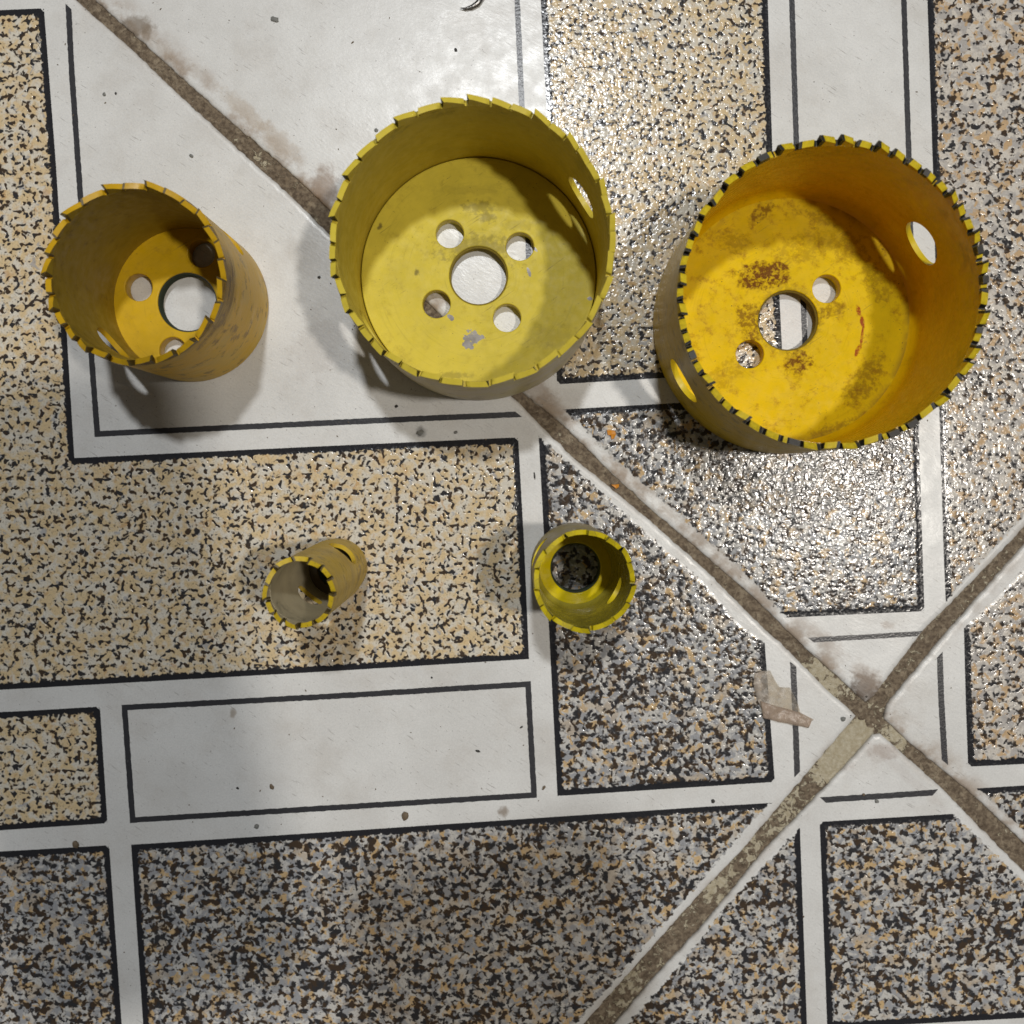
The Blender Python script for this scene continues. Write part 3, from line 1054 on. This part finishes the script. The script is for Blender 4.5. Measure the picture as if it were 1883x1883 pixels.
def stains3(k, col, rg):
    st = None
    tex = k.step(k.noise(0.9, 5, 0.7, off=(5, 5, 5)), 0.40, 0.56)
    for (px, py, rx, ry, rot, amt) in [(1400, 508, 44, 22, 0.05, 1.0), (1378, 512, 22, 20, 0, 1.0), (1428, 503, 20, 20, 0, 1.0), (1466, 668, 24, 20, 0.4, 0.95),
                                       (1372, 588, 20, 30, 0, 0.75), (1380, 618, 14, 10, 0, 0.8), (1528, 570, 26, 12, 0.4, 0.6), (1398, 392, 26, 11, 0.6, 0.8),
                                       (1590, 700, 50, 24, 0.9, 0.55), (1500, 400, 40, 10, -0.4, 0.5), (1610, 520, 20, 40, 0.5, 0.45), (1348, 445, 30, 18, 0, 0.4),
                                       (1545, 790, 60, 14, 0.3, 0.5), (1560, 460, 30, 30, 0, 0.4), (1480, 455, 60, 25, 0.3, 0.35), (1330, 690, 40, 20, 0.5, 0.3)]:
        x, y = px_local(BASE3, px, py, 4)
        b = k.math('MULTIPLY', k.blob(x, y, rx / 6.8, ry / 6.8, rot, 0.55, 0.5, 0.3), amt)
        st = b if st is None else k.math('MAXIMUM', st, b)
    st = k.math('MULTIPLY', st, k.math('MULTIPLY_ADD', tex, 0.75, 0.25))
    col = k.mix(st, col, (0.17, 0.066, 0.010))
    # brown deposit round the foot of the wall
    ln = k.vec('LENGTH', k.vec('MULTIPLY', k.mm, (1, 1, 0)))
    ring = k.math('MULTIPLY', k.step(ln, 30.0, 33.5), k.step(k.noise(0.10, 4, 0.6, off=(2, 7, 0)), 0.46, 0.62, 0, 0.75))
    col = k.mix(ring, col, (0.17, 0.075, 0.02))
    halo = k.math('MULTIPLY', k.step(ln, 10.5, 8.0), 0.35)
    col = k.mix(k.math('MULTIPLY', halo, tex), col, (0.10, 0.06, 0.02))
    red = None
    for (px, py, rx, ry, rot) in [(1577, 572, 3.8, 11, 0.3), (1584, 593, 4.0, 12, 0.2), (1583, 622, 2.4, 20, -0.1), (1575, 646, 4.0, 11, -0.35)]:
        x, y = px_local(BASE3, px, py, 4)
        b = k.blob(x, y, rx / 6.8, ry / 6.8, rot, 0.25, 0.8, 0.25)
        red = b if red is None else k.math('MAXIMUM', red, b)
    col = k.mix(k.math('MULTIPLY', red, k.math('MULTIPLY_ADD', tex, 0.5, 0.4)), col, (0.30, 0.022, 0.004))
    return col, k.math('ADD', rg, k.math('MULTIPLY', st, 0.25)), 0.0


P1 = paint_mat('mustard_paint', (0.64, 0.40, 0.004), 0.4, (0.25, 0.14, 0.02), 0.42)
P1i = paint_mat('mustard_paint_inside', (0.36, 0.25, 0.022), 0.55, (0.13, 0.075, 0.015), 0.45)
L1 = paint_mat('mustard_tooth_land', (0.62, 0.37, 0.012), 0.3, (0.20, 0.14, 0.03), 0.4)
O1 = worn_mat('mustard_rubbed_outside', (0.70, 0.43, 0.022), (0.64, 0.43, 0.075), 0.03, (0.22, 0.125, 0.03), scuff=(37.0, 0.05, 1.25))
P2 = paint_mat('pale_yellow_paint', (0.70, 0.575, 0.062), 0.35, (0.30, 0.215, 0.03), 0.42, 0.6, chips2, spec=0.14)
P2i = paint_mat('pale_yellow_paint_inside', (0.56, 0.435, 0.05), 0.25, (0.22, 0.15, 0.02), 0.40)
L2 = paint_mat('pale_tooth_land', (0.69, 0.55, 0.06), 0.3, (0.22, 0.16, 0.03), 0.4)
O2 = worn_mat('pale_rubbed_outside', (0.62, 0.54, 0.27), (0.62, 0.55, 0.41), 0.06, (0.38, 0.31, 0.17))
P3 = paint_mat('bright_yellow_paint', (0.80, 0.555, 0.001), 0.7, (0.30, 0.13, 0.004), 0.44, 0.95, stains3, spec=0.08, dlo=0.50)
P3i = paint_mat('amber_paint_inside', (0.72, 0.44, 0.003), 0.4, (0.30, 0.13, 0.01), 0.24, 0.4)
L3 = paint_mat('bright_tooth_land', (0.72, 0.54, 0.02), 0.2, (0.3, 0.2, 0.03), 0.4)
O3 = worn_mat('olive_rubbed_outside', (0.62, 0.43, 0.018), (0.55, 0.40, 0.07), 0.05, (0.26, 0.17, 0.02), 0.30)
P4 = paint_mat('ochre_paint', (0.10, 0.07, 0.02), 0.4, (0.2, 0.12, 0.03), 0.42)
P4i = paint_mat('grey_ochre_inside', (0.60, 0.53, 0.36), 0.4, (0.30, 0.24, 0.13), 0.42)
L4 = paint_mat('ochre_tooth_land', (0.66, 0.47, 0.02), 0.25, (0.3, 0.18, 0.03), 0.4)
O4 = worn_mat('ochre_rubbed_outside', (0.60, 0.41, 0.035), (0.50, 0.345, 0.07), 0.02, (0.27, 0.17, 0.035))
P5 = paint_mat('lemon_paint', (0.66, 0.52, 0.004), 0.2, (0.25, 0.18, 0.02), 0.20)
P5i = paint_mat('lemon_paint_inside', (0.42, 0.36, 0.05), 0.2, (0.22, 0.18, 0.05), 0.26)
L5 = paint_mat('lemon_tooth_land', (0.64, 0.51, 0.012), 0.25, (0.25, 0.18, 0.02), 0.35)
O5 = worn_mat('lemon_rubbed_outside', (0.42, 0.35, 0.11), (0.38, 0.32, 0.18), 0.05, (0.24, 0.18, 0.07))

A = math.radians
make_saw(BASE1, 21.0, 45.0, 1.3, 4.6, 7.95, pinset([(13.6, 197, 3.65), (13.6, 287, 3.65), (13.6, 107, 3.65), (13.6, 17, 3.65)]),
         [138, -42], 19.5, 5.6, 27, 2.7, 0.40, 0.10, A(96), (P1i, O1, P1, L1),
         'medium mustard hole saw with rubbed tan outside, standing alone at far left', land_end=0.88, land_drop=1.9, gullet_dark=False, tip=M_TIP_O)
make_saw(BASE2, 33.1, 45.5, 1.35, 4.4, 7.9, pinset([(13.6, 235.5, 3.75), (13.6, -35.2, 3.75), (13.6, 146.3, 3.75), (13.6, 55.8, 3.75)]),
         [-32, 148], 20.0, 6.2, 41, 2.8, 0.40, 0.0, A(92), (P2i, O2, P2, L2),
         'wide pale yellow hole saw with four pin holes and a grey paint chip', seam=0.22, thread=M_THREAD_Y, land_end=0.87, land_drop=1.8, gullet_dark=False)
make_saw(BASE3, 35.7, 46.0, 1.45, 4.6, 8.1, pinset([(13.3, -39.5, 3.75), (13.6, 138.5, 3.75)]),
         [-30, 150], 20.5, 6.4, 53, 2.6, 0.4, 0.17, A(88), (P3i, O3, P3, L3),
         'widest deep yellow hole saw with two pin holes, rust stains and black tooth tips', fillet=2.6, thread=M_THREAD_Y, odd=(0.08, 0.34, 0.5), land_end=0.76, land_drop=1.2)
make_saw(BASE4, 8.35, 47.5, 1.1, 5.5, 4.9, [], [128, -52], 18.5, 4.5, 13, 2.7, 0.2, 0.12, A(100), (P4i, O4, P4, L4),
         'narrowest ochre hole saw with dark bore, on the beige speckled panel', neck=(6.2, 0.55), lean=(2.8, -1.9), lift=0.5, land_end=0.86, tip=M_TIP_O, slot_mat=O4)
make_saw(BASE5, 12.0, 44.0, 1.15, 6.0, 6.75, [], [27, 207], 20.0, 4.4, 15, 2.7, 0.25, 0.0, A(85), (P5i, O5, P5, L5),
         'small lemon yellow hole saw with wide bore, beside the vertical black line', fillet=1.8, land_end=0.9, land_drop=1.6, gullet_dark=False)


# ------------------------------------------------------------------ small things on the floor
def flat_mat(name, c, rough=0.5, metal=0.0, var=1.6):
    k = NT(name)
    n = k.noise(1.5, 3, 0.6)
    return k.out(k.mix(n, c, tuple(min(1, x * var) for x in c)), rough, k.bump(n, 0.06), metal=metal)


M_ORANGE = flat_mat('orange_paint_flake', (0.55, 0.21, 0.008), 0.45, 0, 1.3)
M_CRUMB_B = flat_mat('black_crumb', (0.02, 0.018, 0.016), 0.6)
M_CRUMB_N = flat_mat('brown_crumb', (0.11, 0.08, 0.05), 0.7)
M_CRUMB_G = flat_mat('grey_crumb', (0.15, 0.15, 0.14), 0.7)
M_SHAVE = flat_mat('dark_steel_shaving', (0.12, 0.115, 0.11), 0.3, 0.85)


def flake(px_pts, label, z0=0.12, th=0.35):
    pts = [P(*p) for p in px_pts]
    if area2(pts) < 0:
        pts.reverse()
    c = sum(pts, Vector()) / len(pts)
    n = len(pts)
    verts = [tuple(p - c + Vector((0, 0, 0))) for p in pts]
    top = [tuple((p - c) * 0.9 + Vector((0, 0, th + 0.25 * math.sin(i * 1.9)))) for i, p in enumerate(pts)]
    verts += top + [(0, 0, th * 1.15)]
    faces = [tuple(reversed(range(n)))] + [(i, (i + 1) % n, n + (i + 1) % n, n + i) for i in range(n)]
    faces += [(n + i, n + (i + 1) % n, 2 * n) for i in range(n)]
    o = link('paint_flake', mesh('paint_flake', verts, faces), M_ORANGE)
    o.location = (c.x * S, c.y * S, z0 * S)
    return tag(o, label, 'paint flake', 'orange paint flakes')


flake([(1115, 791), (1124, 791), (1131, 792), (1133, 799), (1129, 807), (1124, 808), (1123, 801), (1117, 800)],
      'orange paint flake on the grey speckles below the wide saws')
flake([(1123, 891), (1131, 891), (1139, 890), (1138, 896), (1133, 899)],
      'tiny orange paint flake lying on the long brown joint', z0=-0.25)


def crumb(px, py, lx, ly, rot, mat, label, hgt=0.55):
    bm = bmesh.new()
    bmesh.ops.create_icosphere(bm, subdivisions=2, radius=1.0)
    sd = random.random() * 90
    for v in bm.verts:
        w = 1 + 0.45 * mnoise.noise(v.co * 1.7 + Vector((sd, 0, 0)))
        v.co = Vector((v.co.x * lx / 13.4 * w, v.co.y * ly / 13.4 * w, max(-0.5, v.co.z) * hgt * min(lx, ly) / 13.4 * w)) * S
    me = bpy.data.meshes.new('crumb')
    bm.to_mesh(me); bm.free()
    zmin = min(v.co.z for v in me.vertices)
    o = link('crumb', me, mat, smooth=40)
    q = P(px, py)
    o.location = (q.x * S, q.y * S, -zmin + 0.03 * S)
    o.rotation_euler.z = rot
    return tag(o, label, 'crumb', 'crumbs of dirt on the tiles')


for c in [
    (745, 1500, 12, 17, -0.25, M_CRUMB_N, 'oval brown crumb on the white strip under the outlined white panel'),
    (140, 1552, 12, 14, 0.4, M_CRUMB_N, 'dark brown crumb at lower left on the edge of a black border'),
    (472, 1519, 9, 9, 0.2, M_CRUMB_G, 'round grey crumb on white strip below the outlined panel, left of the oval one'),
    (500, 1447, 8, 11, 0.6, M_CRUMB_N, 'small brown crumb inside the outlined white panel near its lower edge'),
    (437, 1449, 5, 5, 0, M_CRUMB_B, 'pinhead black crumb inside the outlined white panel, left half'),
    (773, 796, 13, 10, 0.5, M_CRUMB_G, 'grey crumb between the two parallel black lines below the pale saw'),
    (838, 795, 7, 6, 0.5, M_CRUMB_G, 'smaller grey crumb between the two lines, right of the other grey one'),
    (729, 747, 7, 6, 0.3, M_CRUMB_B, 'black crumb on white just below left of the pale yellow saw'),
    (879, 1381, 10, 4, -0.3, M_CRUMB_B, 'black sliver inside the outlined white panel, right half'),
    (959, 1337, 7, 3, 0.5, M_CRUMB_B, 'tiny black sliver by the right border of the outlined white panel'),
    (1000, 1448, 10, 5, 1.0, M_CRUMB_N, 'brown sliver between outlined panel and grey speckled panel'),
    (1311, 1473, 7, 8, 0.1, M_CRUMB_B, 'round black crumb on white strip left of the lower joint'),
    (1550, 1322, 9, 8, 0.2, M_CRUMB_G, 'grey crumb just left of the crossing joints'),
    (1612, 1473, 8, 7, -0.4, M_CRUMB_G, 'dark grey crumb under the short black line below the crossing'),
    (1588, 1461, 6, 5, -0.4, M_CRUMB_N, 'brown crumb lying on the short black line below the crossing'),
    (505, 36, 16, 9, -0.3, M_CRUMB_G, 'grey crumb with a tail on the white tile near the top'),
    (587, 510, 6, 5, 0.3, M_CRUMB_B, 'upper left of two black crumbs left of the pale yellow saw'),
    (613, 504, 5, 7, 0.3, M_CRUMB_B, 'black crumb touching the left side of the pale yellow saw'),
    (838, 92, 5, 7, 0.5, M_CRUMB_B, 'black crumb on white tile above the pale yellow saw'),
    (692, 240, 7, 7, 0.5, M_CRUMB_G, 'grey crumb off the upper left rim of the pale yellow saw'),
    (794, 1246, 4, 4, 0, M_CRUMB_B, 'pinhead black crumb on white strip under the beige speckled panel'),
    (192, 174, 6, 7, 0.3, M_CRUMB_G, 'grey crumb on white left of the long joint near the top'),
    (213, 172, 4, 5, 0.3, M_CRUMB_B, 'dot of black dirt on white beside the long joint near the top'),
    (352, 287, 9, 6, -0.7, M_CRUMB_G, 'grey crumb on white above the mustard saw'),
    (983, 875, 3, 13, 0.1, M_CRUMB_B, 'thin black fibre on the white strip above the lemon saw'),
]:
    crumb(*c)

# crescent of steel swarf at the top edge
pts = [(846, 17, 0.06), (856, 18, 0.28), (868, 15, 0.55), (879, 8, 0.7), (886, -3, 0.75), (886, -16, 0.7), (878, -28, 0.5), (864, -33, 0.15)]
verts, faces = [], []
cen = [P(x, y) for x, y, r in pts]
c0 = cen[3]
for i, (p, (x, y, r)) in enumerate(zip(cen, pts)):
    d = (cen[min(i + 1, len(cen) - 1)] - cen[max(i - 1, 0)]).normalized()
    nn = Vector((-d.y, d.x, 0))
    for j in range(8):
        a = 2 * math.pi * j / 8
        verts.append(tuple(p - c0 + nn * math.cos(a) * r * 1.1 + Vector((0, 0, 0.75 + math.sin(a) * r * 0.8))))
for i in range(len(pts) - 1):
    for j in range(8):
        j2 = (j + 1) % 8
        faces.append((i * 8 + j, i * 8 + j2, (i + 1) * 8 + j2, (i + 1) * 8 + j))
faces += [tuple(reversed(range(8))), tuple(range((len(pts) - 1) * 8, len(pts) * 8))]
me = mesh('metal_shaving', verts, faces)
bm = bmesh.new(); bm.from_mesh(me); bmesh.ops.recalc_face_normals(bm, faces=bm.faces); bm.to_mesh(me); bm.free()
o = link('metal_shaving', me, M_SHAVE, smooth=60)
o.location = (c0.x * S, c0.y * S, 0.02 * S)
tag(o, 'curled dark steel shaving at the very top edge', 'metal shaving')

# torn piece of brownish clear film lying by the crossing
k = NT('brownish_clear_film')
fc = k.mix(k.step(k.noise(0.5, 4, 0.6), 0.4, 0.65), (0.78, 0.75, 0.70), (0.60, 0.53, 0.45))
fc = k.mix(k.attr('brown'), fc, (0.52, 0.41, 0.33))
k.out(fc, 0.25, k.bump(k.noise(0.6, 4, 0.6), 0.3), spec=0.5)
tr = k.n.new('ShaderNodeBsdfTransparent')
tr.inputs[0].default_value = (0.93, 0.90, 0.85, 1)
mx = k.n.new('ShaderNodeMixShader')
k.put(k.math('ADD', k.math('MULTIPLY', k.attr('brown'), 0.30), k.step(k.noise(0.4, 3, 0.6, off=(4, 2, 0)), 0.35, 0.7, 0.10, 0.38), clamp=True), mx.inputs[0])
k.t.links.new(tr.outputs[0], mx.inputs[1])
k.t.links.new(k.bsdf.outputs[0], mx.inputs[2])
k.t.links.new(mx.outputs[0], k.n['Material Output'].inputs['Surface'])
M_FILM = k.m


def film(name, outline_px, zf, brown, parent=None, label=None):
    pts = densify([P(*p) for p in outline_px], 0.6, 0.15, 12)
    if area2(pts) < 0:
        pts.reverse()
    bm = bmesh.new()
    f = bm.faces.new([bm.verts.new(p) for p in pts])
    bmesh.ops.triangulate(bm, faces=[f])
    for _ in range(2):
        bmesh.ops.subdivide_edges(bm, edges=[e for e in bm.edges if e.calc_length() > 1.0], cuts=1, use_grid_fill=True)
        bmesh.ops.triangulate(bm, faces=[f for f in bm.faces if len(f.verts) > 3])
    for v in bm.verts:
        v.co.z = zf(v.co)
    if sum(f.normal.z for f in bm.faces) < 0:
        bmesh.ops.reverse_faces(bm, faces=bm.faces)
    br = [brown(v.co) for v in bm.verts]
    for v in bm.verts:
        v.co *= S
    me = bpy.data.meshes.new(name)
    bm.to_mesh(me); bm.free()
    a = me.attributes.new('brown', 'FLOAT', 'POINT'); a.data.foreach_set('value', br)
    o = link(name, me, M_FILM, parent, smooth=50)
    so = o.modifiers.new('thickness', 'SOLIDIFY'); so.thickness = 0.06 * S; so.offset = 1
    return o


def crumple(p):
    return 0.35 + 0.9 * abs(mnoise.noise(Vector((p.x * 0.28, p.y * 0.28, 4)))) + 0.25 * mnoise.noise(Vector((p.x * 0.8, p.y * 0.8, 9)))


fo = film('plastic_scrap', [(1388, 1238), (1400, 1233), (1416, 1233), (1424, 1250), (1433, 1263), (1452, 1264), (1461, 1282), (1467, 1296), (1472, 1312),
                            (1440, 1312), (1402, 1306), (1393, 1289), (1384, 1256)], crumple,
          lambda p: max(0, min(1, (P(1416, 1250).x - p.x) / 3.0)) * 0.45)
tag(fo, 'torn crumpled scrap of brownish clear film left of the crossing joints', 'plastic scrap')
film('folded_edge', [(1397, 1288), (1430, 1298), (1470, 1309), (1495, 1322), (1482, 1327), (1485, 1337), (1440, 1328), (1402, 1319)],
     lambda p: crumple(p) + 0.5, lambda p: 1.0, fo)

# fine dust and filings nobody could count
verts, faces = [], []
rnd = random.Random(3)
for _ in range(620):
    px, py = rnd.uniform(-60, 1940), rnd.uniform(-60, 1940)
    q = P(px, py)
    d1 = N1.dot(q) - C1
    if rnd.random() > (0.95 if 1 < d1 < 14 else 0.5):
        continue
    if abs(d1) < 2.2 or (abs(N2.dot(q) - C2) < 2.6):
        continue
    if any((q - P(*b)).length < r + 0.5 for b, r in ((BASE1, 21), (BASE2, 33), (BASE3, 36), (BASE4, 8.4), (BASE5, 12))):
        continue
    r = rnd.uniform(0.06, 0.2) * (1.6 if rnd.random() < 0.06 else 1)
    a = rnd.uniform(0, 6.28); e = rnd.uniform(1, 2.6)
    b = len(verts)
    for j in range(5):
        t = 2 * math.pi * j / 5
        x, y = r * e * math.cos(t), r * math.sin(t)
        verts.append((q.x + x * math.cos(a) - y * math.sin(a), q.y + x * math.sin(a) + y * math.cos(a), 0.09))
    verts.append((q.x, q.y, 0.09 + r * 0.8))
    faces += [(b + j, b + (j + 1) % 5, b + 5) for j in range(5)]
o = link('dust_specks', mesh('dust_specks', verts, faces), M_CRUMB_N)
o['kind'] = 'stuff'
o['label'] = 'fine brown dust and filings scattered over the tiles'
o['category'] = 'dust'

# the photographer's phone, held over the floor with its lens at the camera: its soft shadows fall left and bottom
k = NT('phone_black')
M_PHONE = k.out(k.mix(k.noise(0.3, 2), (0.02, 0.02, 0.022), (0.03, 0.03, 0.032)), 0.3)
k = NT('phone_glass')
M_PGLASS = k.out((0.01, 0.01, 0.012), 0.08)


def rounded_slab(name, w, l, z0, z1, r, mat, parent):
    bm = bmesh.new()
    prof = []
    for cx, cy, a0 in ((w - r, -r, 0), (r, -r, 90), (r, -l + r, 180), (w - r, -l + r, 270)):
        for i in range(7):
            a = math.radians(a0 + i * 15)
            prof.append((cx + r * math.cos(a), cy + r * math.sin(a)))
    lo = [bm.verts.new(Vector((x, y, z0)) * S) for x, y in prof]
    f = bm.faces.new(lo)
    ex = bmesh.ops.extrude_face_region(bm, geom=[f])
    bmesh.ops.translate(bm, vec=(0, 0, (z1 - z0) * S), verts=[v for v in ex['geom'] if isinstance(v, bmesh.types.BMVert)])
    bmesh.ops.recalc_face_normals(bm, faces=bm.faces)
    bmesh.ops.bevel(bm, geom=[e for e in bm.edges if e.calc_face_angle(0) > 1.2], offset=1.2 * S, segments=2, affect='EDGES')
    me = bpy.data.meshes.new(name); bm.to_mesh(me); bm.free()
    return link(name, me, mat, parent, smooth=40)


phone = bpy.data.objects.new('smartphone', None)
C.objects.link(phone)
rot = math.radians(11.7)
ux, uy = Vector((math.cos(rot), math.sin(rot), 0)), Vector((-math.sin(rot), math.cos(rot), 0))
corner = Vector((24, 31, 0)) - ux * 69
phone.location = (corner.x * S, corner.y * S, 0)
phone.rotation_euler.z = rot
tag(phone, 'black phone of the photographer held flat above the floor', 'phone')
rounded_slab('body', 69, 152, H_CAM + 2.5, H_CAM + 10.5, 9, M_PHONE, phone)
rounded_slab('screen', 65, 148, H_CAM + 10.2, H_CAM + 11.1, 7, M_PGLASS, phone).location = (2 * S, -2 * S, 0)
